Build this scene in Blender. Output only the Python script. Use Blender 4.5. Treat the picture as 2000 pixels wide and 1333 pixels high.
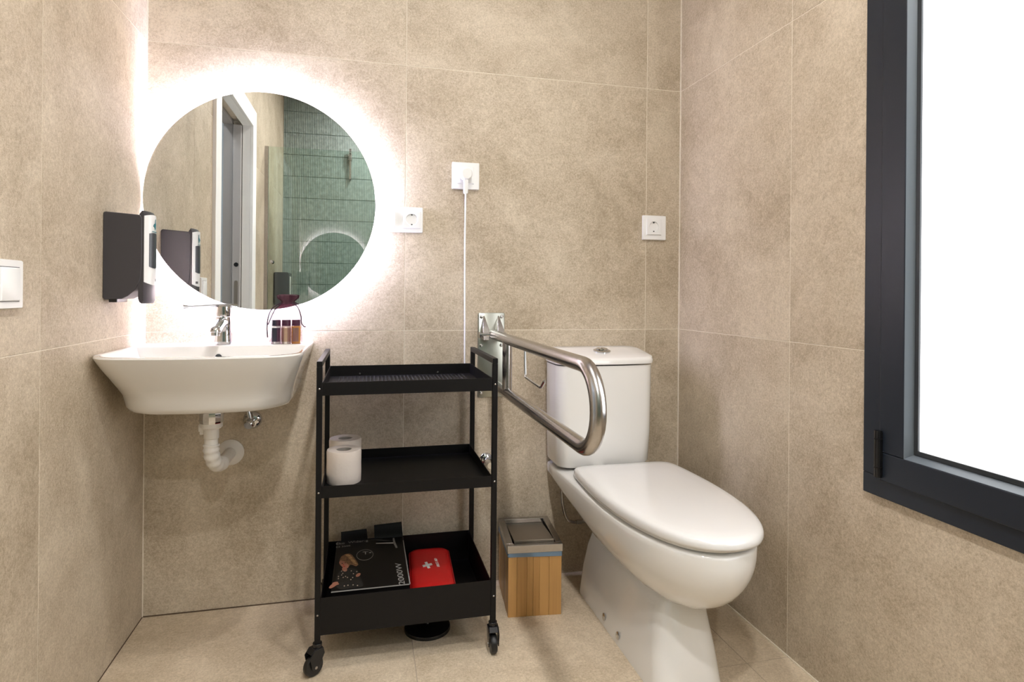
import bpy, bmesh, math, random
from math import sin, cos, pi, radians
from mathutils import Vector, Matrix
random.seed(4)
for o in list(bpy.data.objects): bpy.data.objects.remove(o)
S = bpy.context.scene
COL = S.collection

# ------------------------------------------------------------------ camera
F, PYP = 1186.0, 574.0
YAW, ROLL = radians(13.65), radians(0.49)
CAM = Vector((0.673, -2.134, 1.031))
cd = bpy.data.cameras.new('camera'); cam = bpy.data.objects.new('camera', cd); COL.objects.link(cam)
fw = Vector((sin(YAW), cos(YAW), 0)); r0 = Vector((cos(YAW), -sin(YAW), 0)); u0 = Vector((0, 0, 1))
rt = cos(ROLL)*r0 + sin(ROLL)*u0; up = cos(ROLL)*u0 - sin(ROLL)*r0
M = Matrix((rt, up, -fw)).transposed().to_4x4(); M.translation = CAM
cam.matrix_world = M
cd.sensor_fit = 'HORIZONTAL'; cd.sensor_width = 36.0; cd.lens = F*36/2000
cd.shift_y = (PYP-666.5)/2000; cd.clip_start = 0.01
S.camera = cam

# ------------------------------------------------------------------ world, lights, exposure
S.view_settings.view_transform = 'Standard'; S.view_settings.look = 'None'
S.view_settings.exposure = 1.28; S.view_settings.gamma = 1.0; S.view_settings.use_curve_mapping = False
wd = bpy.data.worlds.new('world'); S.world = wd; wd.use_nodes = True
wd.node_tree.nodes['Background'].inputs[0].default_value = (0.85, 0.93, 1.0, 1)
wd.node_tree.nodes['Background'].inputs[1].default_value = 1.0
LED_STRENGTH = 64.0
WINDOW_STRENGTH = 2.0
LAMP_STRENGTH = 320.0
NEAR_LAMP_STRENGTH = 175.0
HALL_STRENGTH = 30.0

# ------------------------------------------------------------------ room numbers (metres)
W = 1.858          # room width, x from 0 to W
L = 3.37           # room length, y from 0 (back wall) to -L
HC = 2.74           # ceiling
ZR = [0.0, 0.9, 1.82, HC]
DY0, DY1, DZ = -1.88, -1.03, 2.04            # door opening in the left wall
WY0, WY1, WZ0, WZ1 = -2.02, -0.908, 0.562, 2.12   # window opening in the right wall

# ------------------------------------------------------------------ materials
def nodes(name):
    m = bpy.data.materials.new(name); m.use_nodes = True
    nt = m.node_tree; return m, nt, nt.nodes['Principled BSDF']
def mat(name, col, rough=0.5, metal=0.0, coat=0.0, spec=0.5, noise=0.0, nscale=60, bump=0.0, bscale=200, alpha=1.0):
    m, nt, b = nodes(name)
    b.inputs['Base Color'].default_value = (*col, 1); b.inputs['Roughness'].default_value = rough
    b.inputs['Metallic'].default_value = metal; b.inputs['Coat Weight'].default_value = coat
    b.inputs['Specular IOR Level'].default_value = spec; b.inputs['Alpha'].default_value = alpha
    tc = nt.nodes.new('ShaderNodeTexCoord')
    if noise:
        n = nt.nodes.new('ShaderNodeTexNoise'); n.inputs['Scale'].default_value = nscale; n.inputs['Detail'].default_value = 4
        nt.links.new(tc.outputs['Object'], n.inputs['Vector'])
        r = nt.nodes.new('ShaderNodeValToRGB')
        r.color_ramp.elements[0].color = (*[c*(1-noise) for c in col], 1); r.color_ramp.elements[1].color = (*[min(1, c*(1+noise)) for c in col], 1)
        r.color_ramp.elements[0].position = 0.3; r.color_ramp.elements[1].position = 0.7
        nt.links.new(n.outputs['Fac'], r.inputs[0]); nt.links.new(r.outputs[0], b.inputs['Base Color'])
    if bump:
        n = nt.nodes.new('ShaderNodeTexNoise'); n.inputs['Scale'].default_value = bscale; n.inputs['Detail'].default_value = 3
        nt.links.new(tc.outputs['Object'], n.inputs['Vector'])
        bp = nt.nodes.new('ShaderNodeBump'); bp.inputs['Strength'].default_value = bump; bp.inputs['Distance'].default_value = 0.002
        nt.links.new(n.outputs['Fac'], bp.inputs['Height']); nt.links.new(bp.outputs[0], b.inputs['Normal'])
    return m
def emit(name, col, s):
    m = bpy.data.materials.new(name); m.use_nodes = True; nt = m.node_tree; nt.nodes.clear()
    e = nt.nodes.new('ShaderNodeEmission'); e.inputs[0].default_value = (*col, 1); e.inputs[1].default_value = s
    o = nt.nodes.new('ShaderNodeOutputMaterial'); nt.links.new(e.outputs[0], o.inputs[0]); return m
def stone(name, lo, hi, rough):
    m, nt, b = nodes(name); N = nt.nodes.new; K = nt.links.new
    tc = N('ShaderNodeTexCoord'); oi = N('ShaderNodeObjectInfo')
    mu = N('ShaderNodeVectorMath'); mu.operation = 'SCALE'; mu.inputs[0].default_value = (7, 3, 5); K(oi.outputs['Random'], mu.inputs['Scale'])
    ad = N('ShaderNodeVectorMath'); ad.operation = 'ADD'; K(tc.outputs['Object'], ad.inputs[0]); K(mu.outputs[0], ad.inputs[1])
    def nz(scale, det, rgh, dist=0):
        n = N('ShaderNodeTexNoise'); n.inputs['Scale'].default_value = scale; n.inputs['Detail'].default_value = det
        n.inputs['Roughness'].default_value = rgh; n.inputs['Distortion'].default_value = dist
        K(ad.outputs[0], n.inputs['Vector']); return n.outputs['Fac']
    cloud = nz(3.2, 5, 0.62, 0.5); fine = nz(150, 3, 0.75); mid = nz(24, 5, 0.7, 1.2); spk = nz(420, 2, 0.6)
    def mix(a, b_, f):
        x = N('ShaderNodeMix'); x.data_type = 'FLOAT'; x.inputs[0].default_value = f; K(a, x.inputs[2]); K(b_, x.inputs[3]); return x.outputs[0]
    v = mix(mix(mix(cloud, mid, 0.35), fine, 0.38), spk, 0.22)
    r = N('ShaderNodeValToRGB'); e = r.color_ramp.elements
    e[0].position = 0.41; e[0].color = (*lo, 1); e[1].position = 0.59; e[1].color = (*hi, 1)
    K(v, r.inputs[0])
    # pale hairline scratches that the tile print itself has
    vo = N('ShaderNodeTexNoise'); vo.inputs['Scale'].default_value = 5.0; vo.inputs['Detail'].default_value = 2; vo.inputs['Distortion'].default_value = 1.0
    K(ad.outputs[0], vo.inputs['Vector'])
    s1 = N('ShaderNodeMath'); s1.operation = 'SUBTRACT'; s1.inputs[1].default_value = 0.5; K(vo.outputs['Fac'], s1.inputs[0])
    s2 = N('ShaderNodeMath'); s2.operation = 'ABSOLUTE'; K(s1.outputs[0], s2.inputs[0])
    s3 = N('ShaderNodeMapRange'); s3.inputs[1].default_value = 0.0; s3.inputs[2].default_value = 0.006; s3.inputs[3].default_value = 0.22; s3.inputs[4].default_value = 0.0
    K(s2.outputs[0], s3.inputs[0])
    s4 = N('ShaderNodeMath'); s4.operation = 'MULTIPLY'; K(s3.outputs[0], s4.inputs[0]); K(mid, s4.inputs[1])
    mx = N('ShaderNodeMix'); mx.data_type = 'RGBA'; K(s4.outputs[0], mx.inputs[0]); K(r.outputs[0], mx.inputs[6]); mx.inputs[7].default_value = (*[min(1, c*1.35) for c in hi], 1)
    K(mx.outputs[2], b.inputs['Base Color'])
    b.inputs['Roughness'].default_value = rough; b.inputs['Specular IOR Level'].default_value = 0.35
    bp = N('ShaderNodeBump'); bp.inputs['Strength'].default_value = 0.35; bp.inputs['Distance'].default_value = 0.0025
    K(mix(fine, mid, 0.5), bp.inputs['Height']); K(bp.outputs[0], b.inputs['Normal'])
    return m
M_TILE = stone('beige_stone_tile', (0.370, 0.298, 0.210), (0.660, 0.572, 0.448), 0.55)
M_FLOOR = stone('beige_floor_tile', (0.46, 0.365, 0.25), (0.74, 0.625, 0.475), 0.45)
M_GROUT = mat('cream_grout', (0.78, 0.71, 0.60), 0.85, noise=0.08)
M_FGROUT = mat('brown_floor_grout', (0.44, 0.36, 0.28), 0.9)
M_JOINT = mat('dark_brown_joint', (0.10, 0.065, 0.04), 0.9)
M_WHITE = mat('white_paint', (0.86, 0.86, 0.85), 0.6)
M_CEIL = mat('ceiling_paint', (0.70, 0.69, 0.67), 0.7)
M_CERAM = mat('white_ceramic', (0.83, 0.82, 0.80), 0.12, coat=0.5)
M_PLAST = mat('white_plastic', (0.86, 0.86, 0.86), 0.28)
M_PIPE = mat('white_pvc', (0.82, 0.79, 0.75), 0.35)
M_LID = mat('white_duroplast', (0.77, 0.76, 0.75), 0.14, coat=0.4)
M_CHROME = mat('chrome', (0.62, 0.63, 0.65), 0.07, 1.0)
M_STEEL = mat('brushed_steel', (0.46, 0.44, 0.43), 0.23, 1.0, noise=0.06, nscale=90)
M_BRACKET = mat('satin_steel_plate', (0.40, 0.41, 0.37), 0.3, 1.0)
M_BLACK = mat('black_powder_coat', (0.0045, 0.004, 0.0045), 0.42, spec=0.25, bump=0.15, bscale=900)
M_BLACKPL = mat('black_gloss_plastic', (0.008, 0.008, 0.009), 0.18)
M_RUBBER = mat('black_rubber', (0.01, 0.01, 0.01), 0.4)
M_GREYPL = mat('charcoal_plastic', (0.045, 0.042, 0.048), 0.38)
M_DGREY = mat('dark_grey_gasket', (0.02, 0.025, 0.03), 0.5)
M_ALU = mat('anthracite_aluminium', (0.011, 0.016, 0.026), 0.40, metal=0.0, spec=0.45)
M_ALULT = mat('anthracite_glazing_bead', (0.11, 0.13, 0.15), 0.35, spec=0.6)
M_PAPER = mat('white_tissue', (0.80, 0.71, 0.64), 0.9, bump=0.4, bscale=90)
M_CORE = mat('grey_cardboard', (0.42, 0.38, 0.34), 0.9)
M_RED = mat('red_nylon', (0.60, 0.012, 0.012), 0.42, bump=0.25, bscale=40)
M_REDDK = mat('dark_red_piping', (0.36, 0.008, 0.010), 0.5)
M_PRINTW = mat('white_print', (0.80, 0.78, 0.76), 0.5)
M_PRINTG = mat('grey_print', (0.30, 0.29, 0.28), 0.5)
M_BOX = mat('black_gloss_carton', (0.004, 0.0035, 0.0035), 0.38, spec=0.25)
M_BLUE = mat('blue_bin_liner', (0.16, 0.25, 0.36), 0.35)
M_BROWNIN = mat('brown_brushed_steel', (0.30, 0.26, 0.22), 0.38, 0.9)
M_GREEN = mat('sage_green_glaze', (0.275, 0.33, 0.31), 0.3, noise=0.18, nscale=30)
M_GREENG = mat('green_grout', (0.14, 0.185, 0.17), 0.8)
M_DOORG = mat('grey_lacquer', (0.43, 0.41, 0.40), 0.5)
M_DOORD = mat('dark_grey_lacquer', (0.36, 0.34, 0.33), 0.5)
M_HALL = mat('pale_blue_paint', (0.62, 0.68, 0.74), 0.7)
M_SKIN = mat('printed_skin', (0.33, 0.14, 0.09), 0.5)
M_HAIR = mat('printed_hair', (0.17, 0.085, 0.04), 0.5, noise=0.6, nscale=160)
M_TEAL = mat('teal_print', (0.0, 0.16, 0.20), 0.4)
M_AMBER = mat('amber_bottle', (0.80, 0.42, 0.06), 0.2)
M_BROWNB = mat('brown_label', (0.33, 0.22, 0.14), 0.4)
M_CREAMB = mat('clear_cream_bottle', (0.75, 0.66, 0.58), 0.2)
M_NAVY = mat('dark_navy_plastic', (0.018, 0.02, 0.035), 0.3)
M_CORD = mat('dark_plum_cord', (0.035, 0.012, 0.03), 0.7)
M_WINDOW = emit('frosted_daylight', (1.0, 1.0, 1.0), WINDOW_STRENGTH)
M_LED = emit('cool_led', (0.70, 0.70, 1.0), LED_STRENGTH)
M_LAMP = emit('neutral_white_lamp', (1.0, 0.97, 0.94), LAMP_STRENGTH)
M_LAMP2 = emit('neutral_white_near_lamp', (1.0, 0.97, 0.94), NEAR_LAMP_STRENGTH)
M_HALLFILL = emit('added_hall_glow', (0.92, 0.96, 1.0), HALL_STRENGTH)
m, nt, b = nodes('mirror_silver'); nt.nodes.clear()
g = nt.nodes.new('ShaderNodeBsdfGlossy'); g.inputs['Color'].default_value = (0.84, 0.86, 0.85, 1); g.inputs['Roughness'].default_value = 0.0
o = nt.nodes.new('ShaderNodeOutputMaterial'); nt.links.new(g.outputs[0], o.inputs[0]); M_MIRROR = m
def seethrough(name, tint, fac, rough, glosscol=(1, 1, 1)):
    m = bpy.data.materials.new(name); m.use_nodes = True; nt = m.node_tree; nt.nodes.clear(); N = nt.nodes.new; K = nt.links.new
    t = N('ShaderNodeBsdfTransparent'); t.inputs[0].default_value = (*tint, 1)
    g = N('ShaderNodeBsdfGlossy'); g.inputs['Roughness'].default_value = rough; g.inputs['Color'].default_value = (*glosscol, 1)
    fr = N('ShaderNodeFresnel'); fr.inputs[0].default_value = 1.5
    ad = N('ShaderNodeMath'); ad.operation = 'MULTIPLY'; ad.inputs[1].default_value = fac; K(fr.outputs[0], ad.inputs[0])
    x = N('ShaderNodeMixShader'); K(ad.outputs[0], x.inputs[0]); K(t.outputs[0], x.inputs[1]); K(g.outputs[0], x.inputs[2])
    o = N('ShaderNodeOutputMaterial'); K(x.outputs[0], o.inputs[0]); return m
M_GLASS = seethrough('shower_glass', (0.90, 0.96, 0.93), 1.0, 0.0)
def organza():
    m = bpy.data.materials.new('plum_organza'); m.use_nodes = True; nt = m.node_tree; nt.nodes.clear(); N = nt.nodes.new; K = nt.links.new
    t = N('ShaderNodeBsdfTransparent'); d = N('ShaderNodeBsdfDiffuse'); d.inputs[0].default_value = (0.16, 0.03, 0.07, 1)
    x = N('ShaderNodeMixShader'); x.inputs[0].default_value = 0.36; K(t.outputs[0], x.inputs[1]); K(d.outputs[0], x.inputs[2])
    o = N('ShaderNodeOutputMaterial'); K(x.outputs[0], o.inputs[0]); return m
M_ORGANZA = organza()
M_RUFFLE = mat('dark_plum_organza', (0.06, 0.012, 0.025), 0.6, alpha=0.85)
def bamboo():
    m, nt, b = nodes('bamboo'); N = nt.nodes.new; K = nt.links.new
    tc = N('ShaderNodeTexCoord'); oi = N('ShaderNodeObjectInfo')
    mu = N('ShaderNodeVectorMath'); mu.operation = 'SCALE'; mu.inputs[0].default_value = (3, 3, 9); K(oi.outputs['Random'], mu.inputs['Scale'])
    ad = N('ShaderNodeVectorMath'); ad.operation = 'ADD'; K(tc.outputs['Object'], ad.inputs[0]); K(mu.outputs[0], ad.inputs[1])
    mp = N('ShaderNodeMapping'); mp.inputs['Scale'].default_value = (160, 160, 5); K(ad.outputs[0], mp.inputs[0])
    n = N('ShaderNodeTexNoise'); n.inputs['Scale'].default_value = 1.0; n.inputs['Detail'].default_value = 4; K(mp.outputs[0], n.inputs['Vector'])
    mm = N('ShaderNodeMath'); mm.operation = 'MULTIPLY_ADD'; mm.inputs[1].default_value = 0.85; K(oi.outputs['Random'], mm.inputs[0])
    m2 = N('ShaderNodeMath'); m2.operation = 'MULTIPLY'; m2.inputs[1].default_value = 0.6; K(n.outputs['Fac'], m2.inputs[0]); K(m2.outputs[0], mm.inputs[2])
    r = N('ShaderNodeValToRGB'); e = r.color_ramp.elements
    e[0].position = 0.15; e[0].color = (0.31, 0.135, 0.035, 1); e[1].position = 0.85; e[1].color = (0.56, 0.31, 0.105, 1)
    K(mm.outputs[0], r.inputs[0]); K(r.outputs[0], b.inputs['Base Color']); b.inputs['Roughness'].default_value = 0.4
    return m
M_BAMBOO = bamboo()

# ------------------------------------------------------------------ mesh helpers
class MB:
    def __init__(s): s.v = []; s.f = []; s.mi = []; s.cur = 0
    def add(s, vs, fs):
        n = len(s.v); s.v += [tuple(v) for v in vs]
        for f in fs: s.f.append([i+n for i in f]); s.mi.append(s.cur)
        return s
    def box(s, x0, x1, y0, y1, z0, z1):
        v = [(x, y, z) for x in (x0, x1) for y in (y0, y1) for z in (z0, z1)]
        return s.add(v, [(0, 1, 3, 2), (4, 6, 7, 5), (0, 4, 5, 1), (2, 3, 7, 6), (0, 2, 6, 4), (1, 5, 7, 3)])
    def loft(s, rings, c0=True, c1=True, closed=True):
        n = len(rings[0]); assert all(len(r) == n for r in rings); v = [p for r in rings for p in r]; f = []
        for i in range(len(rings)-1):
            for j in range(n if closed else n-1):
                k = (j+1) % n
                f.append((i*n+j, i*n+k, (i+1)*n+k, (i+1)*n+j))
        if c0: f.append(tuple(range(n-1, -1, -1)))
        if c1: f.append(tuple((len(rings)-1)*n+j for j in range(n)))
        return s.add(v, f)
    def cyl(s, p0, p1, r, r1=None, n=20, cap=True):
        p0 = Vector(p0); p1 = Vector(p1); d = (p1-p0).normalized(); a = d.orthogonal().normalized(); b = d.cross(a)
        r1 = r if r1 is None else r1
        R = [[p+(a*cos(t)+b*sin(t))*q for t in [2*pi*k/n for k in range(n)]] for p, q in ((p0, r), (p1, r1))]
        return s.loft(R, cap, cap)
    def lathe(s, c, prof, axis=(0, 0, 1), n=28, c0=True, c1=True):
        c = Vector(c); d = Vector(axis).normalized()
        a = Vector((1, 0, 0)) if abs(d.x) < .9 else Vector((0, 1, 0)); a = (a-d*a.dot(d)).normalized(); b = d.cross(a)
        R = [[c+d*h+(a*cos(t)+b*sin(t))*max(r, 1e-5) for t in [2*pi*k/n for k in range(n)]] for r, h in prof]
        return s.loft(R, c0, c1)
    def tube(s, pts, r, n=12, cap=True):
        pts = [Vector(p) for p in pts]; rings = []; a = None
        for i, p in enumerate(pts):
            d = (pts[min(i+1, len(pts)-1)]-pts[max(i-1, 0)]).normalized()
            a = d.orthogonal().normalized() if a is None else (a-d*a.dot(d)).normalized()
            b = d.cross(a); q = r(i/(len(pts)-1)) if callable(r) else r
            rings.append([p+(a*cos(t)+b*sin(t))*q for t in [2*pi*k/n for k in range(n)]])
        return s.loft(rings, cap, cap)
    def prism(s, poly, axis, a, b):
        def P(u, v, w): return {'x': (w, u, v), 'y': (u, w, v), 'z': (u, v, w)}[axis]
        return s.loft([[P(u, v, a) for u, v in poly], [P(u, v, b) for u, v in poly]])
def fillet(pts, r, n=6):
    pts = [Vector(p) for p in pts]; out = [pts[0]]
    for i in range(1, len(pts)-1):
        p, a, b = pts[i], (pts[i-1]-pts[i]), (pts[i+1]-pts[i])
        q = min(r, a.length*.49, b.length*.49); s0 = p+a.normalized()*q; s1 = p+b.normalized()*q
        for k in range(n+1):
            t = k/n; out.append(s0*(1-t)**2+p*2*t*(1-t)+s1*t*t)
    out.append(pts[-1]); return out
def spline(pts, m=6, closed=False):
    P = [Vector(p) for p in pts]; out = []; n = len(P)
    for i in range(n if closed else n-1):
        p0 = P[(i-1) % n] if closed or i > 0 else P[i]*2-P[i+1]; p1 = P[i]; p2 = P[(i+1) % n]
        p3 = P[(i+2) % n] if closed or i+2 < n else P[i+1]*2-P[i]
        for k in range(m):
            t = k/m; out.append(.5*((2*p1)+(p2-p0)*t+(2*p0-5*p1+4*p2-p3)*t*t+(3*p1-p0-3*p2+p3)*t**3))
    if not closed: out.append(P[-1])
    return out
def rrect(cx, cy, hx, hy, r, n=5):
    r = min(r, hx*.99, hy*.99); out = []
    for sx, sy, a0 in ((1, 1, 0), (-1, 1, 90), (-1, -1, 180), (1, -1, 270)):
        for k in range(n+1):
            a = radians(a0+90*k/n); out.append((cx+sx*(hx-r)+r*cos(a), cy+sy*(hy-r)+r*sin(a)))
    return out
def inset(poly, d):
    n = len(poly); out = []
    for i in range(n):
        a = Vector(poly[i-1][:2]); b = Vector(poly[(i+1) % n][:2]); t = (b-a)
        t = t.normalized() if t.length > 1e-9 else Vector((1, 0)); out.append((poly[i][0]-t.y*d, poly[i][1]+t.x*d))
    return out
def mesh(name, mb, mats, smooth=None):
    me = bpy.data.meshes.new(name); me.from_pydata(mb.v, [], mb.f)
    if not isinstance(mats, (list, tuple)): mats = [mats]
    for q in mats: me.materials.append(q)
    bm = bmesh.new(); bm.from_mesh(me)
    for f, i in zip(bm.faces, mb.mi): f.material_index = i
    bmesh.ops.recalc_face_normals(bm, faces=bm.faces); bm.to_mesh(me); bm.free()
    if smooth is not None:
        me.polygons.foreach_set('use_smooth', [True]*len(me.polygons)); me.set_sharp_from_angle(angle=radians(smooth))
    return me
def part(name, mb, mats, parent=None, smooth=None, bevel=0, seg=2, local=False, label=None, kind=None):
    o = bpy.data.objects.new(name, mesh(name, mb, mats, smooth)); COL.objects.link(o)
    if parent:
        o.parent = parent
        if parent.type == 'EMPTY' and not local: o.location = -parent.location
    if bevel:
        bv = o.modifiers.new('bevel', 'BEVEL'); bv.width = bevel; bv.segments = seg; bv.limit_method = 'ANGLE'; bv.angle_limit = radians(40)
        o.data.polygons.foreach_set('use_smooth', [True]*len(o.data.polygons)); o.data.set_sharp_from_angle(angle=radians(40))
        bv.harden_normals = True
    if label: o['label'] = label
    if kind: o['kind'] = kind
    return o
def tag(o, label, cat, group=None):
    o['label'] = label; o['category'] = cat
    if group: o['group'] = group
    return o
def thing(name, label, cat, loc, group=None, rz=0):
    o = bpy.data.objects.new(name, None); COL.objects.link(o); o.empty_display_size = .05
    o.location = loc; o.rotation_euler.z = rz; return tag(o, label, cat, group)
def struct(name, mb, mats, parent=None, **k):
    o = part(name, mb, mats, parent, **k)
    if not parent: o['kind'] = 'structure'
    return o
def text(name, s, size, mtx, material, parent, spacing=1.0, ext=0.0002, offset=0.0):
    cu = bpy.data.curves.new(name, 'FONT'); cu.body = s; cu.size = size; cu.align_x = 'CENTER'; cu.align_y = 'CENTER'
    cu.extrude = ext; cu.space_character = spacing; cu.offset = offset; cu.resolution_u = 3
    t = bpy.data.objects.new(name, cu); COL.objects.link(t)
    dg = bpy.context.evaluated_depsgraph_get(); me = bpy.data.meshes.new_from_object(t.evaluated_get(dg))
    bpy.data.objects.remove(t); me.transform(mtx); me.materials.clear(); me.materials.append(material)
    o = bpy.data.objects.new(name, me); COL.objects.link(o); o.parent = parent
    if parent.type == 'EMPTY': o.location = -parent.location
    return o
def frame(origin, ex, ey):
    ex = Vector(ex).normalized(); ey = Vector(ey).normalized(); ez = ex.cross(ey)
    m = Matrix((ex, ey, ez)).transposed().to_4x4(); m.translation = Vector(origin); return m

# ------------------------------------------------------------------ room shell
def cut(rect, hole):
    a0, a1, b0, b1 = rect; h0, h1, g0, g1 = hole
    if h1 <= a0 or h0 >= a1 or g1 <= b0 or g0 >= b1: return [rect]
    out = []
    if a0 < h0: out.append((a0, h0, b0, b1))
    if h1 < a1: out.append((h1, a1, b0, b1))
    m0, m1 = max(a0, h0), min(a1, h1)
    if b0 < g0: out.append((m0, m1, b0, g0))
    if g1 < b1: out.append((m0, m1, g1, b1))
    return out
def tile_mesh(mb, rect, hole, put):
    a0, a1, b0, b1 = rect
    h0, h1, g0, g1 = hole
    us = sorted({a0, a1, min(max(h0, a0), a1), min(max(h1, a0), a1)}); vs = sorted({b0, b1, min(max(g0, b0), b1), min(max(g1, b0), b1)})
    cells = {(i, j) for i in range(len(us)-1) for j in range(len(vs)-1) if not (us[i] >= h0-1e-9 and us[i+1] <= h1+1e-9 and vs[j] >= g0-1e-9 and vs[j+1] <= g1+1e-9)}
    idx = {}; V = []; Fc = []
    def vert(i, j, k):
        if (i, j, k) not in idx: idx[(i, j, k)] = len(V); V.append(put(us[i], vs[j], k))
        return idx[(i, j, k)]
    for i, j in cells:
        for k in (0, 1): Fc.append([vert(i, j, k), vert(i+1, j, k), vert(i+1, j+1, k), vert(i, j+1, k)])
        for (di, dj), (p, q) in {(-1, 0): ((i, j), (i, j+1)), (1, 0): ((i+1, j), (i+1, j+1)), (0, -1): ((i, j), (i+1, j)), (0, 1): ((i, j+1), (i+1, j+1))}.items():
            if (i+di, j+dj) not in cells: Fc.append([vert(*p, 0), vert(*q, 0), vert(*q, 1), vert(*p, 1)])
    if cells: mb.add(V, Fc)
    return bool(cells)
def tiles(wall, us, vs, put, m_tile, hole=(9, 9.1, 9, 9.1), gap=0.0011):
    for i in range(len(us)-1):
        for j in range(len(vs)-1):
            mb = MB()
            if tile_mesh(mb, (us[i]+gap, us[i+1]-gap, vs[j]+gap, vs[j+1]-gap), hole, put): part('tile', mb, m_tile, wall, bevel=0.0008, seg=1)
JD = 0.0009
mb = MB().box(-0.1, W+0.1, JD, 0.12, -0.1, HC+0.1)
wall_back = struct('wall_back', mb, M_GROUT)
tiles(wall_back, [0, 0.808, 1.716, W], ZR, lambda u, v, k: (u, .009*k, v), M_TILE)
mb = MB()
for a0, a1, b0, b1 in cut((-L, 0.0, -0.1, HC+0.1), (DY0-.02, DY1+.02, -1, DZ+.02)): mb.box(-0.13, -JD, a0, a1, b0, b1)
wall_left = struct('wall_left', mb, M_GROUT)
tiles(wall_left, [-L, -2.433, -1.533, -0.633, 0], ZR, lambda u, v, k: (-.009*k, u, v), M_TILE, (DY0-.02, DY1+.02, -1, DZ+.02))
mb = MB()
for a0, a1, b0, b1 in cut((-L, 0.0, -0.1, HC+0.1), (WY0, WY1, WZ0, WZ1)): mb.box(W+JD, W+0.13, a0, a1, b0, b1)
wall_right = struct('wall_right', mb, M_GROUT)
tiles(wall_right, [-L, -2.43, -1.53, -0.63, 0], ZR, lambda u, v, k: (W+.009*k, u, v), M_TILE, (WY0, WY1, WZ0, WZ1))
floor = struct('floor', MB().box(-0.13, W+0.13, -L-.1, 0.1, -0.12, -JD), M_FGROUT)
tiles(floor, [0, .818, 1.724, W], [-L, -2.43, -1.53, -0.637, 0], lambda u, v, k: (u, v, -.009*k), M_FLOOR)
struct('ceiling', MB().box(-0.13, W+0.13, -L-.1, 0.1, HC, HC+.1), M_CEIL)
# green stick-tile wall of the shower, seen in the mirror
wall_front = struct('wall_front', MB().box(-.13, W+.13, -L-.12, -L-.004, -.1, HC+.1), M_GREENG)
mb = MB(); pitch = .0145; rows = 15; hrow = HC/rows
for j in range(rows):
    k = 0; x = 0.002
    while x < W-.012:
        mb.box(x, x+pitch-.0034, -L-.006, -L+random.uniform(.0005, .0018), j*hrow+.003, (j+1)*hrow-.003); x += pitch
st = part('stick_tile', mb, M_GREEN, wall_front, kind='stuff')
# silicone lines in the corners
struct('trim_1', MB().box(W-.0035, W, -.0035, 0, .002, HC-.002), M_GROUT)
struct('trim_2', MB().box(0, .0025, -.0025, 0, .002, HC-.002), M_GROUT)
struct('baseboard_back', MB().box(.003, .75, -.0032, 0, 0, .0028), M_JOINT)
struct('baseboard_left', MB().box(0, .0022, -L+.01, -.003, 0, .002), M_JOINT)
struct('baseboard_right', MB().box(W-.003, W, -L+.01, -.01, 0, .003), M_GROUT)

# ------------------------------------------------------------------ window in the right wall
wy0, wy1, wz0, wz1 = WY0, WY1, WZ0, WZ1
def ring_x(mb, x0, x1, y0, y1, z0, z1, t, tb=None):
    tb = t if tb is None else tb
    mb.box(x0, x1, y0, y1, z0, z0+tb); mb.box(x0, x1, y0, y1, z1-tb, z1)
    mb.box(x0, x1, y0, y0+t, z0+tb, z1-tb); mb.box(x0, x1, y1-t, y1, z0+tb, z1-tb); return mb
win = struct('window_1', ring_x(MB(), W-.010, W+.11, wy0, wy1, wz0, wz1, .058, .048), M_ALU, bevel=.002)
part('sash', ring_x(MB(), W-.017, W+.06, wy0+.053, wy1-.053, wz0+.042, wz1-.042, .066, .066), M_ALU, win, bevel=.003)
def bead(mb, x0, x1, y0, y1, z0, z1, t):
    # bevelled bead: proud at the outside, falling back towards the pane
    A = [(x0, y0, z0), (x0, y1, z0), (x0, y1, z1), (x0, y0, z1)]
    B = [(x1, y0+t, z0+t), (x1, y1-t, z0+t), (x1, y1-t, z1-t), (x1, y0+t, z1-t)]
    C_ = [(x1+.02, y0+t, z0+t), (x1+.02, y1-t, z0+t), (x1+.02, y1-t, z1-t), (x1+.02, y0+t, z1-t)]
    D_ = [(x1+.02, y0, z0), (x1+.02, y1, z0), (x1+.02, y1, z1), (x1+.02, y0, z1)]
    return mb.loft([A, B, C_, D_, A], False, False)
q = .119
part('glazing_bead', bead(MB(), W-.016, W+.002, wy0+q, wy1-q, wz0+q-.011, wz1-q+.011, .012), M_ALULT, win)
q = .131
part('gasket', ring_x(MB(), W-.001, W+.02, wy0+q, wy1-q, wz0+q-.011, wz1-q+.011, .010), M_DGREY, win)
part('frosted_pane', MB().box(W+.004, W+.022, wy0+.12, wy1-.12, wz0+.11, wz1-.11), M_WINDOW, win)
hb = MB(); hy = wy1-.056
hb.cyl((W-.022, hy, .612), (W-.022, hy, .720), .0085, n=14)
hb.box(W-.024, W-.008, hy-.008, hy+.008, .616, .716)
hg = part('hinge', hb, M_BLACKPL, win, smooth=35)
for z in (.634, .700): part('hinge_ring', MB().cyl((W-.022, hy, z), (W-.022, hy, z+.0025), .0094, n=14), M_BLACK, hg, smooth=35)

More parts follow.
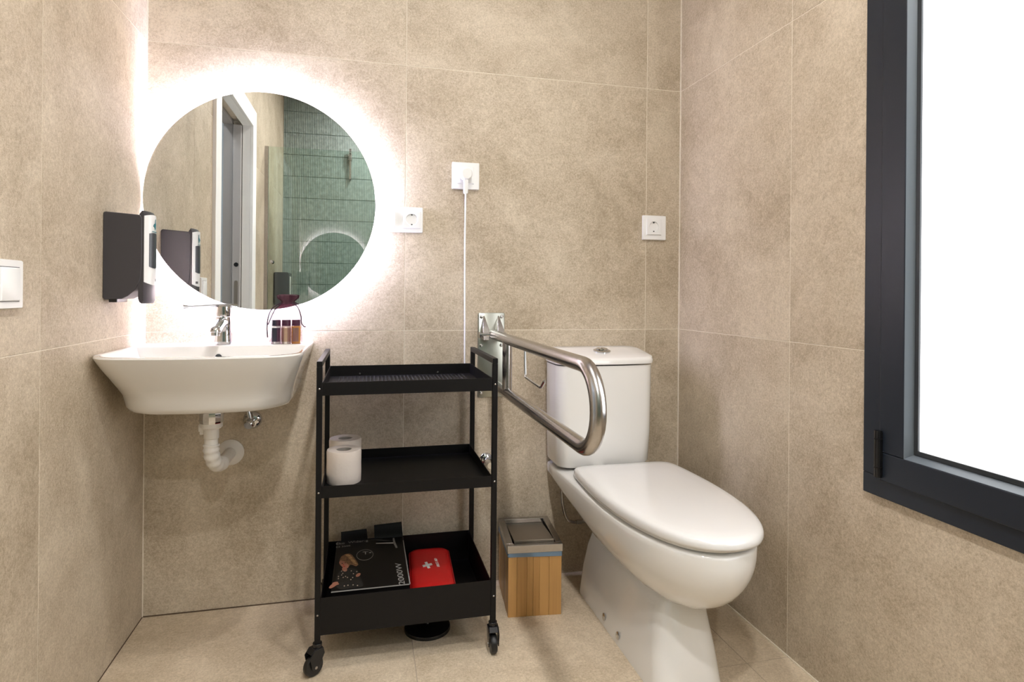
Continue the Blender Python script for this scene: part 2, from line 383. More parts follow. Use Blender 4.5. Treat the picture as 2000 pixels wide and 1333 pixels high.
# ------------------------------------------------------------------ sliding door in the left wall (seen in the mirror)
d0, d1, dz = DY0, DY1, DZ
cb = MB(); cw = .095
cb.box(-.002, .016, d0-cw, d0+.012, 0, dz+cw); cb.box(-.002, .016, d1-.012, d1+cw, 0, dz+cw); cb.box(-.002, .016, d0+.012, d1-.012, dz-.012, dz+cw)
door = struct('door_1', cb, M_WHITE, bevel=.002)
jb = MB(); jb.box(-.045, -.002, d0-.015, d0+.012, 0, dz); jb.box(-.13, -.002, d1-.012, d1+.015, 0, dz); jb.box(-.045, -.002, d0-.015, d1+.015, dz-.012, dz+.015)
part('door_jamb', jb, M_WHITE, door)
part('pocket_jamb', MB().box(-.15, -.098, d0-.015, d0+.02, 0, dz).box(-.15, -.098, d0, d1, dz-.012, dz+.015), M_DOORD, door)
leaf = part('door_leaf', MB().box(-.094, -.049, d0-.80, d0+.035, .008, dz-.015), M_DOORG, door, bevel=.002)
part('lock', MB().cyl((-.071, d0+.034, 1.19), (-.071, d0+.037, 1.19), .013), M_BLACKPL, leaf)
pl = MB(); pl.loft([[(-.071+x, d0+y, z) for x, z in rrect(0, 1.02, .010, .075, .0098)] for y in (.034, .037)])
part('recessed_pull', pl, M_BROWNIN, leaf)
struct('wall_hall', MB().box(-1.3, -1.2, -3.6, .1, -.1, HC+.1).box(-1.3, -.13, .0, .1, -.1, HC+.1).box(-1.3, -.13, -3.6, -3.5, -.1, HC+.1), M_HALL)
struct('floor_hall', MB().box(-1.3, -.13, -3.6, .1, -.12, -.002), M_FLOOR)
struct('ceiling_hall', MB().box(-1.3, -.13, -3.6, .1, HC, HC+.1), M_WHITE)
hl = thing('added_hall_light', 'unseen round light added to brighten the pale blue hall beyond the sliding door', 'ceiling light', (-.65, -1.6, HC))  # unseen light, added so the hall behind the door is not dark
part('diffuser', MB().lathe((-.65, -1.6, HC), [(.14, 0), (.14, -.03), (.12, -.04)]), M_HALLFILL, hl, smooth=40)

# ------------------------------------------------------------------ ceiling lights of the bathroom
for i, (x, y, lab) in enumerate(((.93, -1.95, 'round recessed white ceiling downlight above the middle of the room'), (.95, -1.0, 'round recessed white ceiling downlight nearest the mirror wall'), (.93, -2.95, 'round recessed white ceiling downlight above the shower'))):
    c = thing('ceiling_light', lab, 'ceiling light', (x, y, HC), 'round ceiling downlights')
    part('trim_ring', MB().lathe((x, y, HC), [(.070, 0), (.070, -.008), (.0556, -.012), (.0556, 0)], n=32, c0=False, c1=False), M_WHITE, c, smooth=40)
    part('diffuser', MB().lathe((x, y, HC), [(.0555, -.001), (.0555, -.006)], n=32), M_LAMP2 if i == 1 else M_LAMP, c)

# ------------------------------------------------------------------ backlit round mirror
mc = Vector((.355, 0, 1.323)); mr = .352
t = thing('backlit_mirror', 'large round frameless mirror with a glowing white halo above the washbasin', 'mirror', mc)
part('mirror_glass', MB().lathe(mc, [(mr-.0015, .034), (mr, .0352), (mr, .0388), (mr-.0012, .040)], (0, -1, 0), n=128), M_MIRROR, t, smooth=20)
part('back_panel', MB().lathe(mc, [(mr-.045, .004), (mr-.045, .033)], (0, -1, 0), n=96), M_PLAST, t, smooth=40)
part('light_strip', MB().lathe(mc, [(mr-.044, .014), (mr-.026, .015), (mr-.026, .030), (mr-.044, .031)], (0, -1, 0), n=96, c0=False, c1=False), M_LED, t, smooth=40)

# ------------------------------------------------------------------ washbasin
def plan(hw, yf, r, xc, yb=-.0005, bow=.035, nb=9):
    pts = []; A = 9
    x0, x1 = xc-hw, xc+hw
    for k in range(6): pts.append((x0, yb+(yf+r-yb)*k/6))
    for k in range(A):
        a = pi+(pi/2)*k/A; pts.append((x0+r+r*cos(a), yf+r+r*sin(a)))
    for k in range(nb):
        u = k/nb; pts.append((x0+r+(x1-x0-2*r)*u, yf))
    for k in range(A):
        a = 1.5*pi+(pi/2)*k/A; pts.append((x1-r+r*cos(a), yf+r+r*sin(a)))
    for k in range(6): pts.append((x1, yf+r+(yb-yf-r)*k/6))
    for k in range(8): pts.append((x1+(x0-x1)*k/8, yb))
    return [(x, y-(bow*max(0, 1-((x-xc)/hw)**2)*max(0, min(1, (yb-y)/(yb-yf)))**3)) for x, y in pts]
sx = .256
t = thing('washbasin', 'white ceramic wall hung washbasin in the corner below the round mirror', 'washbasin', (sx, -.2, .70))
prof = [(.200, -.30, .09, .697), (.212, -.322, .10, .703), (.217, -.334, .10, .716), (.219, -.342, .10, .735), (.221, -.350, .095, .752), (.227, -.366, .09, .772),
        (.236, -.392, .085, .800), (.246, -.420, .08, .830), (.2525, -.438, .075, .853), (.254, -.443, .075, .860), (.2525, -.441, .075, .8645)]
rings = [[(x, y, z) for x, y in plan(h, yf, r, sx-.008*(1-(z-.697)/.167))] for h, yf, r, z in prof]
inn = [(.243, -.431, .07, .8645, -.118), (.240, -.427, .07, .8615, -.121), (.228, -.405, .07, .835, -.130), (.212, -.375, .08, .80, -.14), (.185, -.34, .09, .772, -.16), (.12, -.29, .05, .760, -.19), (.03, -.235, .02, .757, -.215)]
rings += [[(x, y, z) for x, y in plan(h, yf, r, sx, yb, .03 if h > .2 else .01)] for h, yf, r, z, yb in inn]
part('basin', MB().loft(rings), M_CERAM, t, smooth=50)
part('overflow_hole', MB().lathe((.244, -.133, .832), [(.009, 0), (.009, .004), (.006, .0045)], (0, -1, -.25)), M_DGREY, t, smooth=40)
part('drain_plug', MB().lathe((.256, -.225, .757), [(.024, 0), (.024, .003), (.018, .005)]), M_CHROME, t, smooth=40)

t = thing('mixer_tap', 'chrome mixer tap with a long thin side lever on the washbasin', 'tap', (.247, -.075, .864))
fb = MB(); fc = Vector((.247, -.075, 0))
def ell(z, rx, ry, y=0): return [(fc.x+rx*cos(a), fc.y+y+ry*sin(a), z) for a in [2*pi*k/28 for k in range(28)]]
fb.loft([ell(.8645, .028, .028), ell(.868, .0285, .0285), ell(.885, .026, .026), ell(.915, .0245, .025, -.002), ell(.943, .0245, .0255, -.004), ell(.951, .0235, .025, -.004)])
part('body', fb, M_CHROME, t, smooth=50)
sp = spline([(.247, -.085, .935), (.247, -.125, .932), (.248, -.170, .920), (.249, -.192, .915)], 5)
part('spout', MB().tube(sp, lambda u: .017-.003*u, 18), M_CHROME, t, smooth=60)
ae = part('aerator', MB().lathe((.249, -.196, .922), [(.0135, 0), (.015, -.002), (.015, -.011), (.0125, -.013), (.0125, -.022), (.010, -.023)], (0, .12, 1)), M_CHROME, t, smooth=40)
hb = MB(); hb.loft([ell(.952, .0235, .0245, -.004), ell(.972, .0255, .027, -.004), ell(.983, .0255, .027, -.004), ell(.987, .020, .022, -.004)])
hd = part('handle', hb, M_CHROME, t, smooth=50)
lv = spline([(.262, -.075, .9855), (.235, -.083, .987), (.20, -.105, .985), (.165, -.128, .983), (.145, -.141, .982)], 6)
rings = []
for i, p in enumerate(lv):
    u = i/(len(lv)-1); d = Vector((.65, .42, 0)).normalized(); n_ = Vector((-d.y, d.x, 0)); w_ = .017-.010*u+.003*max(0, u-.8)*5; h_ = .0045+.004*max(0, u-.8)*5
    rings.append([tuple(p+n_*(w_*cos(a))+Vector((0, 0, h_*sin(a)))) for a in [2*pi*k/16 for k in range(16)]])
part('lever', MB().loft(rings), M_CHROME, hd, smooth=60)

t = thing('drain_trap', 'white plastic drain pipe with chrome nut bending into the wall under the washbasin', 'pipe', (.242, 0, .507))
dx, dy = .242, -.205
part('chrome_nut', MB().lathe((dx, dy, .699), [(.037, 0), (.037, -.014), (.032, -.016), (.033, -.046), (.031, -.052)], n=12), M_CHROME, t, smooth=25, label='chrome nut under the basin')
part('collar', MB().lathe((dx, dy, .648), [(.030, 0), (.030, -.013), (.025, -.018), (.020, -.018)]), M_PIPE, t, smooth=35)
part('clip', MB().box(dx-.034, dx-.018, dy-.006, dy+.006, .622, .643).box(dx-.031, dx-.020, dy-.005, dy+.005, .613, .624), M_PIPE, t, bevel=.002)
part('pipe', MB().lathe((dx, dy, .632), [(.0205, 0), (.0205, -.030), (.0185, -.032), (.0185, -.050), (.021, -.054)], n=24), M_PIPE, t, smooth=35)
pth = spline([(dx, dy, .584), (dx, dy, .567), (dx+.002, dy+.007, .543), (dx+.006, dy+.027, .520), (dx+.010, dy+.055, .510), (dx+.012, dy+.08, .507)], 6)
part('elbow', MB().tube(pth, lambda u: .0212+.0017*sin(u*pi*13), 22), M_PIPE, t, smooth=60)
part('wall_pipe', MB().cyl((dx+.012, dy+.07, .507), (dx+.012, 0, .507), .0185, n=24), M_PIPE, t, smooth=35)
part('wall_flange', MB().lathe((dx+.012, 0, .507), [(.0415, 0), (.0415, .003), (.034, .009), (.022, .013), (.019, .013)], (0, -1, 0), n=36), M_PIPE, t, smooth=35)

t = thing('angle_valve', 'small chrome angle valve on the wall right of the drain pipe', 'valve', (.32, 0, .61))
part('rosette', MB().lathe((.320, 0, .611), [(.0295, 0), (.029, .004), (.022, .011), (.012, .014)], (0, -1, 0), n=32), M_CHROME, t, smooth=50)
part('valve_body', MB().cyl((.320, 0, .611), (.320, -.045, .611), .0105).cyl((.320, -.034, .611), (.310, -.034, .655), .008), M_CHROME, t, smooth=40)
part('knob', MB().lathe((.320, -.040, .611), [(.012, 0), (.016, .004), (.016, .016), (.013, .020)], (-.25, -1, -.5), n=10), M_CHROME, t, smooth=30)
part('flexible_hose', MB().tube(spline([(.310, -.034, .652), (.309, -.034, .67), (.307, -.035, .690)], 5), .005, 10), M_STEEL, t, smooth=60)

# ------------------------------------------------------------------ soap dispenser on the left wall
def dispenser(y0, y1, z0, label):
    t = thing('soap_dispenser', label, 'dispenser', (0, (y0+y1)/2, z0))
    P = [(0, .012), (.004, .006), (.045, .008), (.060, .016), (.079, .034), (.090, .062), (.093, .10), (.093, .225), (.088, .234), (.004, .240), (0, .236)]
    P = [(x, z0+z) for x, z in P]
    rings = [[(x, y, z) for x, z in P] for y in (y0+.001, y1-.001)]
    part('body', MB().loft(rings), M_GREYPL, t, bevel=.003)
    part('nozzle', MB().box(.014, .034, (y0+y1)/2-.045, (y0+y1)/2+.03, z0-.001, z0+.012), M_BLACKPL, t, bevel=.002)
    mid = .5*(y0+y1)
    def face(y): return .107-.012*abs((y-mid)/(.5*(y1-y0)))**2.2
    ys = [y0+.003+(y1-y0-.006)*k/14 for k in range(15)]
    R = []
    for y in ys:
        f = face(y); R.append([(.084, y, z0+.010), (.087, y, z0+.0), (f-.004, y, z0-.004), (f, y, z0+.004), (f, y, z0+.236), (f-.005, y, z0+.246), (.091, y, z0+.244), (.086, y, z0+.236)])
    part('front_cover', MB().loft(R), M_GREYPL, t, smooth=45)
    def skin(name, zt, zb, yy0, yy1, m, d, par, arch=0.0):
        mbs = MB(); K = 14; out = []
        for k in range(K+1):
            y = yy0+(yy1-yy0)*k/K; u = 2*k/K-1; f = face(y)
            out.append([(f-.002, y, zb-arch*(1-u*u)), (f+d, y, zb-arch*(1-u*u)), (f+d, y, zt+arch*.8*(1-u*u)), (f-.002, y, zt+arch*.8*(1-u*u))])
        return part(name, mbs.loft(out), m, par, smooth=50)
    pn = skin('white_panel', z0+.232, z0+.054, y0+.004, y1-.004, M_PLAST, .0014, t, .008)
    skin('level_window', z0+.186, z0+.096, mid-.028, mid+.030, M_NAVY, .0024, pn, .004)
    skin('badge', z0+.064, z0+.056, mid+.012, mid+.028, M_GREYPL, .0022, pn)
    # teal swan-like emblem and the thin line of lettering below it
    f = face(mid)+.0018
    bodyp = [(-.010, 0), (-.004, .007), (.004, .009), (.006, .016), (.008, .021), (.010, .020), (.009, .013), (.012, .006), (.009, -.004), (.004, -.010), (.001, -.004), (-.004, -.001)]
    part('emblem', MB().prism([(mid+u, z0+.207+v) for u, v in bodyp], 'x', f, f+.0006), M_TEAL, pn)
    part('lettering', MB().box(f, f+.0005, mid-.017, mid+.017, z0+.1915, z0+.1935), M_TEAL, pn)
    return t
dispenser(-.322, -.226, 1.0, 'charcoal soap dispenser with a white front panel on the wall left of the mirror')

# ------------------------------------------------------------------ switches and sockets
t = thing('light_switch', 'white light switch on the left wall, cut by the photo edge', 'switch', (0, -.770, 1.04))
part('frame', MB().loft([[(x, y, z) for y, z in rrect(-.770, 1.041, h, h, .003)] for x, h in ((0, .0475), (.007, .0475), (.0095, .046))]), M_PLAST, t, smooth=40)
part('rocker', MB().loft([[(x, y, z) for y, z in rrect(-.770, 1.041, h, h, .002)] for x, h in ((.004, .0325), (.011, .0325), (.0125, .031))]), M_PLAST, t, smooth=40)
for z in (1.0072, 1.0735): part('painted_gap_shade', MB().box(.009, .0098, -.803, -.737, z, z+.0014), M_DGREY, t)  # dark strips painted as the shade above and below the rocker
def plate(t, x0, x1, z0, z1, name='frame'):
    cx, cz, hx, hz = (x0+x1)/2, (z0+z1)/2, (x1-x0)/2, (z1-z0)/2
    return part(name, MB().loft([[(x, -y, z) for x, z in rrect(cx, cz, hx-i, hz-i, .003)] for y, i in ((0, 0), (.007, 0), (.0095, .0015))]), M_PLAST, t, smooth=40)
def insert(t, cx, cz, h=.0295):
    R = []; n = 32
    sq = [[(cx+max(-1, min(1, 1.42*cos(a)))*q, -y, cz+max(-1, min(1, 1.42*sin(a)))*q) for a in [2*pi*k/n for k in range(n)]] for y, q in ((.006, h+.001), (.0125, h), (.0135, h-.001))]
    ci = [[(cx+r*cos(a), -y, cz+r*sin(a)) for a in [2*pi*k/n for k in range(n)]] for y, r in ((.0138, .0205), (.0128, .0195), (.002, .0188), (.0018, .001))]
    p = part('socket_insert', MB().loft(sq+ci), M_PLAST, t, smooth=40)
    for k in (-1, 1): part('pin_hole', MB().cyl((cx+k*.0095, -.0015, cz), (cx+k*.0095, -.0026, cz), .0027, n=12), M_DGREY, p)
    for k in (-1, 1): part('earth_clip', MB().box(cx-.0022, cx+.0022, -.0115, -.003, cz+k*.0168-.002, cz+k*.0168+.002), M_DGREY, p)
    return p
t = thing('double_socket', 'white double wall plate with a socket right of the round mirror', 'socket', (.795, 0, 1.284))
plate(t, .700, .868, 1.240, 1.327)
insert(t, .830, 1.284)
rk = MB(); rk.loft([[(x, -y-s*(x-.742)*.09, z) for x, z in rrect(.742, 1.284, .0305-i, .0305-i, .003)] for y, i, s in ((.006, 0, 0), (.0145, 0, 1), (.0155, .001, 1))])
part('rocker', rk, M_PLAST, t, smooth=40)
t = thing('wall_socket', 'white single wall socket near the right corner above the toilet', 'socket', (1.746, 0, 1.287))
plate(t, 1.699, 1.795, 1.241, 1.334); insert(t, 1.743, 1.290)
t = thing('wall_socket', 'white single wall socket with a plug in it, centre of the back wall', 'socket', (1.017, 0, 1.447))
plate(t, .969, 1.066, 1.399, 1.494); insert(t, 1.016, 1.448)
t = thing('charger_cable', 'white plug with a thin cable hanging down the back wall to the trolley', 'cable', (1.016, -.014, 1.448))
pb = MB().loft([[(x, -y, z) for x, z in rrect(1.016, 1.449, h, h, h*.92, 8)] for y, h in ((.003, .018), (.0139, .018), (.015, .0215), (.036, .0205), (.040, .017))])
part('plug', pb, M_PLAST, t, smooth=40)
part('connector', MB().loft([[(1.014+x, -.030+y, z) for x, y in rrect(0, 0, .0085-i, .006, .004)] for z, i in ((1.432, 0), (1.384, 0), (1.380, .002))]), M_PLAST, t, smooth=40)
part('cord', MB().tube(spline([(1.014, -.030, 1.385), (1.0145, -.026, 1.33), (1.016, -.012, 1.20), (1.018, -.008, 1.0), (1.0185, -.010, .85), (1.019, -.012, .77)], 8), .0030, 8), M_PLAST, t, smooth=60)

# ------------------------------------------------------------------ fold-down grab rail
gx = 1.114
t = thing('grab_rail', 'brushed steel fold down grab rail beside the toilet', 'grab rail', (gx, 0, .66))
pl = part('wall_plate', MB().loft([[(x, -y, z) for x, z in rrect(1.115, .811, .0485-i, .151-i, .006)] for y, i in ((0, 0), (.005, 0), (.006, .001))]), M_BRACKET, t, smooth=40)
for x in (1.078, 1.152):
    for z in (.948, .846, .676): part('screw', MB().lathe((x, -.006, z), [(.006, 0), (.006, .002), (.0035, .004)], (0, -1, 0), n=12), M_CHROME, pl, smooth=40)
for x0, x1 in ((1.078, 1.097), (1.131, 1.150)):
    ear = MB(); xm = (x0+x1)/2
    ear.loft([[(xm-.002, -.005, .952), (xm+.002, -.005, .952), (xm+.002, -.009, .950), (xm-.002, -.009, .950)],
              [(x0-.003, -.005, .906), (x1+.003, -.005, .906), (x1+.002, -.050, .903), (x0-.002, -.050, .903)],
              [(x0-.003, -.005, .868), (x1+.003, -.005, .868), (x1+.001, -.062, .868), (x0-.001, -.062, .868)]])
    part('hinge_ear', ear, M_STEEL, t, bevel=.002)
part('hinge_pin', MB().cyl((1.066, -.050, .886), (1.158, -.050, .886), .008).cyl((1.062, -.050, .886), (1.067, -.050, .886), .012), M_CHROME, t, smooth=40)
zt, zb, yr = .886, .716, -.948; rr = (zt-zb)/2; zc = (zt+zb)/2
pts = [(gx, -.050, zt), (gx, -.40, zt), (gx, yr, zt)]
pts += [(gx, yr-rr*sin(a), zc+rr*cos(a)) for a in [pi*k/18 for k in range(1, 18)]]
pts += [(gx, yr, zb), (gx, -.4, zb), (gx, -.075, zb)]
part('rail', MB().tube(pts, .0165, 24), M_STEEL, t, smooth=60)
part('strut', MB().cyl((gx, -.262, zb), (gx, -.262, zt), .0155, n=24), M_STEEL, t, smooth=60)
part('rest_stop', MB().cyl((gx, -.006, zb), (gx, -.074, zb), .011, n=16).cyl((gx, -.006, zb), (gx, -.014, zb), .018, n=16), M_CHROME, t, smooth=40)
wp = fillet([(gx, -.478, zt-.01), (gx, -.486, .797), (gx, -.640, .790), (gx, -.672, .812)], .012)
part('paper_hook', MB().tube(wp, .0038, 10), M_CHROME, t, smooth=60)

# ------------------------------------------------------------------ toilet
tc = thing('toilet', 'white close coupled toilet with closed lid in the right corner', 'toilet', (1.50, -.40, 0))
def sec(y, xc, w, top, bot, n, hi=.022):
    zc_ = top-hi; hb_ = zc_-bot; out = []
    for k in range(40):
        a = 2*pi*k/40; c_, s_ = cos(a), sin(a)
        if s_ >= 0: x = w*math.copysign(abs(c_)**(2/6), c_); z = zc_+hi*abs(s_)**(2/6)
        else: x = w*math.copysign(abs(c_)**(2/n), c_); z = zc_-hb_*abs(s_)**(2/n)
        out.append((xc+x, y, z))
    return out
S_ = [(-.012, 1.492, .160, .425, .385, 6), (-.02, 1.492, .168, .428, .378, 6), (-.10, 1.497, .176, .428, .358, 4.2), (-.18, 1.503, .179, .427, .322, 3.4), (-.28, 1.510, .182, .425, .278, 2.7),
      (-.40, 1.516, .184, .423, .232, 2.35), (-.52, 1.520, .181, .421, .212, 2.15), (-.62, 1.522, .172, .420, .206, 2.05), (-.70, 1.523, .156, .419, .214, 2.0), (-.76, 1.524, .135, .418, .236, 2.0),
      (-.80, 1.524, .113, .417, .262, 2.0), (-.83, 1.524, .088, .416, .292, 2.0), (-.85, 1.524, .060, .414, .325, 2.0), (-.860, 1.524, .032, .410, .355, 2.0), (-.8635, 1.524, .008, .403, .375, 2.0)]
pan = MB().loft([sec(*s) for s in S_])
def foot(z, x, hw, yb, yf, rf=.06, rb=.03):
    out = []
    for k in range(9): a = -pi/2+pi*k/8*.5; out.append((x+hw-rf+rf*cos(a), yf+rf+rf*sin(a), z))
    for k in range(7): a = pi/2*k/6; out.append((x+hw-rb+rb*cos(a), yb-rb+rb*sin(a), z))
    for k in range(7): a = pi/2+pi/2*k/6; out.append((x-hw+rb+rb*cos(a), yb-rb+rb*sin(a), z))
    for k in range(9): a = pi+pi/2*k/8; out.append((x-hw+rf+rf*cos(a), yf+rf+rf*sin(a), z))
    return out
pan.loft([foot(.0, 1.502, .099, -.128, -.745), foot(.012, 1.502, .0985, -.129, -.743), (foot(.10, 1.504, .089, -.132, -.722)), foot(.17, 1.507, .078, -.138, -.702), foot(.215, 1.510, .066, -.145, -.690, .05), foot(.24, 1.512, .05, -.16, -.66, .04)])
pan.cyl((1.497, -.20, .22), (1.497, -.20, .345), .035, n=20)
part('pan', pan, M_CERAM, tc, smooth=55)
half = [(0, -.198), (.10, -.196), (.150, -.200), (.176, -.222), (.186, -.275), (.191, -.36), (.193, -.46), (.188, -.56), (.174, -.66), (.150, -.745), (.116, -.812), (.075, -.854), (.036, -.872), (0, -.877)]
hs = [(p.x, p.y) for p in spline([(x, y, 0) for x, y in half], 4)]
lx = 1.530
OUT = [(lx+x, y) for x, y in hs]+[(lx-x, y) for x, y in hs[-2:0:-1]]
def ring(d, z):
    q = inset(OUT, -d); return [(x, y, z) for x, y in q]
cen = sum(p[0] for p in OUT)/len(OUT), sum(p[1] for p in OUT)/len(OUT)
def dome(s, z): return [(cen[0]+(x-cen[0])*s, cen[1]+(y-cen[1])*s, z) for x, y in OUT]
part('seat', MB().loft([dome(.94, .4185), dome(.95, .421), dome(.95, .4255), dome(.94, .4275)]), M_LID, tc, smooth=50)
part('lid', MB().loft([dome(.985, .4295), dome(.998, .4315), dome(1, .436), dome(.999, .443), dome(.99, .449), dome(.97, .4535), dome(.93, .4565), dome(.84, .4585), dome(.6, .4605), dome(.3, .4612), dome(.02, .4614)]), M_LID, tc, smooth=60)
for x in (1.455, 1.605): part('hinge', MB().cyl((x-.018, -.192, .438), (x+.018, -.192, .438), .011, n=16), M_LID, tc, smooth=40)
def tank(z, hx, yb, yf, bow=.012, r=.04):
    out = []; p = rrect(1.489, (yb+yf)/2, hx, abs(yb-yf)/2, r, 8)
    p2 = []
    for i in range(len(p)):
        a = p[i]; b_ = p[(i+1) % len(p)]; p2.append(a)
        if i in (8, 26):
            for k in range(1, 8): p2.append((a[0]+(b_[0]-a[0])*k/8, a[1]+(b_[1]-a[1])*k/8))
    return [(x, y-(bow*max(0, 1-((x-1.489)/hx)**2) if y < (yb+yf)/2 else 0), z) for x, y in p2]
part('cistern', MB().loft([tank(.432, .150, -.014, -.150), tank(.437, .165, -.01, -.165), tank(.448, .171, -.008, -.173), tank(.55, .175, -.008, -.178), tank(.70, .1765, -.008, -.180), tank(.786, .177, -.008, -.181)]), M_CERAM, tc, smooth=45)
def sl(r): return [(x, y, z+.15*(y+.187)) for x, y, z in r]
part('cistern_lid', MB().loft([tank(.790, .176, -.006, -.182), tank(.7915, .180, -.005, -.186), tank(.803, .1815, -.005, -.187), sl(tank(.810, .179, -.006, -.184)), sl(tank(.8125, .170, -.012, -.172)), sl(tank(.8135, .12, -.04, -.135, .005, .02)), sl(tank(.814, .02, -.08, -.10, .002, .005))]), M_CERAM, tc, smooth=50)
fbn = part('flush_button', MB().lathe((1.500, -.098, .824), [(.031, 0), (.031, .007), (.025, .010)], (0, -.15, 1), n=32), M_CHROME, tc, smooth=40)
part('half_button', MB().loft([[(1.500+x, -.099+y, z+.15*y) for x, y in ([(-.002, .018), (-.002, -.018)]+[(-.002-.019*sin(a), -.018*cos(a)) for a in [pi*k/10 for k in range(1, 10)]])] for z in (.832, .8375)]), M_CHROME, fbn)
part('half_button', MB().loft([[(1.500-x, -.099+y, z+.15*y) for x, y in ([(-.002, .018), (-.002, -.018)]+[(-.002-.019*sin(a), -.018*cos(a)) for a in [pi*k/10 for k in range(1, 10)]])] for z in (.832, .8375)]), M_CHROME, fbn)
for y in (-.372, -.478): part('bolt_cap', MB().lathe((1.4045, y, .030), [(.011, 0), (.011, .003), (.006, .005)], (-1, 0, .1), n=18), M_CHROME, tc, smooth=40)

t = thing('toilet_valve', 'chrome shut off valve low on the wall behind the trolley', 'valve', (1.100, 0, .435))
part('rosette', MB().lathe((1.100, 0, .437), [(.024, 0), (.022, .005), (.010, .009)], (0, -1, 0)), M_CHROME, t, smooth=50)
part('valve_body', MB().cyl((1.100, 0, .437), (1.100, -.085, .437), .011), M_CHROME, t, smooth=40)
hp = spline([(1.368, -.055, .385), (1.368, -.055, .32), (1.374, -.055, .265), (1.388, -.055, .222), (1.412, -.055, .207), (1.44, -.052, .205)], 6)
hs_ = part('supply_hose', MB().tube(hp, .0055, 10), M_STEEL, tc, smooth=60, label='braided steel water hose')
part('coupling', MB().cyl((1.425, -.053, .2055), (1.447, -.0515, .2048), .0088, n=8), M_CHROME, hs_, smooth=30)
part('inlet', MB().cyl((1.445, -.052, .205), (1.478, -.05, .204), .0065, n=12).cyl((1.476, -.05, .204), (1.476, -.001, .204), .0075, n=12), M_CHROME, hs_, smooth=30)

# ------------------------------------------------------------------ black trolley
t = thing('trolley', 'black metal three tier trolley standing between washbasin and toilet', 'trolley', (.80, -.23, 0))
x0, x1, yf, yb, ps = .5495, 1.0485, -.425, -.040, .0150
for x in (x0, x1-ps):
    for y in (yf, yb-ps): part('post', MB().box(x, x+ps, y, y+ps, .083, .829), M_BLACK, t, bevel=.0012, seg=1)
    part('handle_bar', MB().box(x, x+ps, yf, yb, .829, .844), M_BLACK, t, bevel=.0012, seg=1)
def tray(z0, z1, lipname='tray', zf=None):
    xa, xb, ya, yb_ = x0+ps, x1-ps, yf+.002, yb-.002; h = .0018
    mb = MB().box(xa, xb, ya, yb_, z0, z0+h)
    mb.box(xa, xb, ya, ya+h, z0+h, z1); mb.box(xa, xb, yb_-h, yb_, z0+h, z1); mb.box(xa, xa+h, ya+h, yb_-h, z0+h, z1); mb.box(xb-h, xb, ya+h, yb_-h, z0+h, z1)
    return part('tray', mb, M_BLACK, t)
t1 = tray(.751, .787); t2 = tray(.474, .506); t3 = tray(.104, .205)
dm = MB()
for i in range(34):
    for j in range(24):
        cx, cy = x0+.048+i*.0122, yf+.032+j*.0138
        if cx > x1-.045: continue
        dm.lathe((cx, cy, .7528), [(.0036, 0), (.0026, .0011)], n=6, c0=False)
part('dimple', dm, M_BLACK, t1, kind='stuff')
for tr, z in ((t1, .770), (t2, .49), (t3, .16)):
    for x in (x0+ps/2, x1-ps/2): part('screw', MB().lathe((x, yf, z), [(.0026, -.001), (.0026, .001), (.0012, .0018)], (0, -1, 0), n=8), M_STEEL, tr)
for x, y in ((.66, yb-.0045), (.92, yb-.0045)): part('screw', MB().lathe((x, y, .760), [(.003, -.001), (.003, .002)], (0, -1, 0), n=8), M_STEEL, t1)
def caster(x, y, ang):
    d = Vector((cos(ang), sin(ang), 0)); s = Vector((-d.y, d.x, 0)); c = Vector((x, y, 0))+d*.012+Vector((0, 0, .027))
    fk = MB()
    fk.cyl((x, y, .068), (x, y, .084), .0125, n=16)
    for k in (-1, 1):
        A = [c+s*(k*.0125)+d*p+Vector((0, 0, q)) for p, q in ((-.026, .030), (-.022, .046), (.004, .046), (.018, .030), (.010, -.006), (-.008, -.006))]
        fk.loft([A, [q+s*(k*.003) for q in A]])
    B = [c+d*p+Vector((0, 0, q)) for p, q in ((-.026, .032), (-.022, .047), (.002, .047), (.014, .036))]
    fk.loft([[q+s*.0125 for q in B], [q-s*.0125 for q in B]])
    o = part('caster', fk, M_BLACKPL, t, bevel=.0015)
    part('wheel', MB().lathe(c, [(.010, -.0095), (.024, -.009), (.027, -.005), (.027, .005), (.024, .009), (.010, .0095)], s, n=28), M_RUBBER, o, smooth=40)
    part('axle', MB().lathe(c, [(.004, -.0165), (.004, .0165)], s, n=10), M_STEEL, o)
caster(x0+ps/2, yf+ps/2, radians(215)); caster(x1-ps/2, yf+ps/2, radians(-93)); caster(x0+ps/2, yb-ps/2, radians(-80)); caster(x1-ps/2, yb-ps/2, radians(-100))

# ------------------------------------------------------------------ things on and under the trolley
def roll(x, y, z, lab):
    t = thing('toilet_roll', lab, 'toilet roll', (x, y, z), 'toilet rolls on the middle tray')
    R = []
    P = [(.0215, .0005), (.0475, 0), (.049, .002), (.0495, .03), (.049, .060), (.0495, .088), (.0480, .0945), (.0445, .0955), (.0225, .0945)]
    part('paper', MB().lathe((x, y, z), P+[(.0215, .093), (.0215, .0005)], n=40, c0=False, c1=False), M_PAPER, t, smooth=50)
    part('core', MB().lathe((x, y, z), [(.0213, .001), (.0213, .0935), (.0198, .0935), (.0198, .001), (.0213, .001)], n=28, c0=False, c1=False), M_CORE, t, smooth=40)
    return t
roll(.6185, -.285, .4760, 'front toilet paper roll on the middle tray of the trolley')
roll(.6180, -.145, .4760, 'rear toilet paper roll on the middle tray, half hidden behind the other')

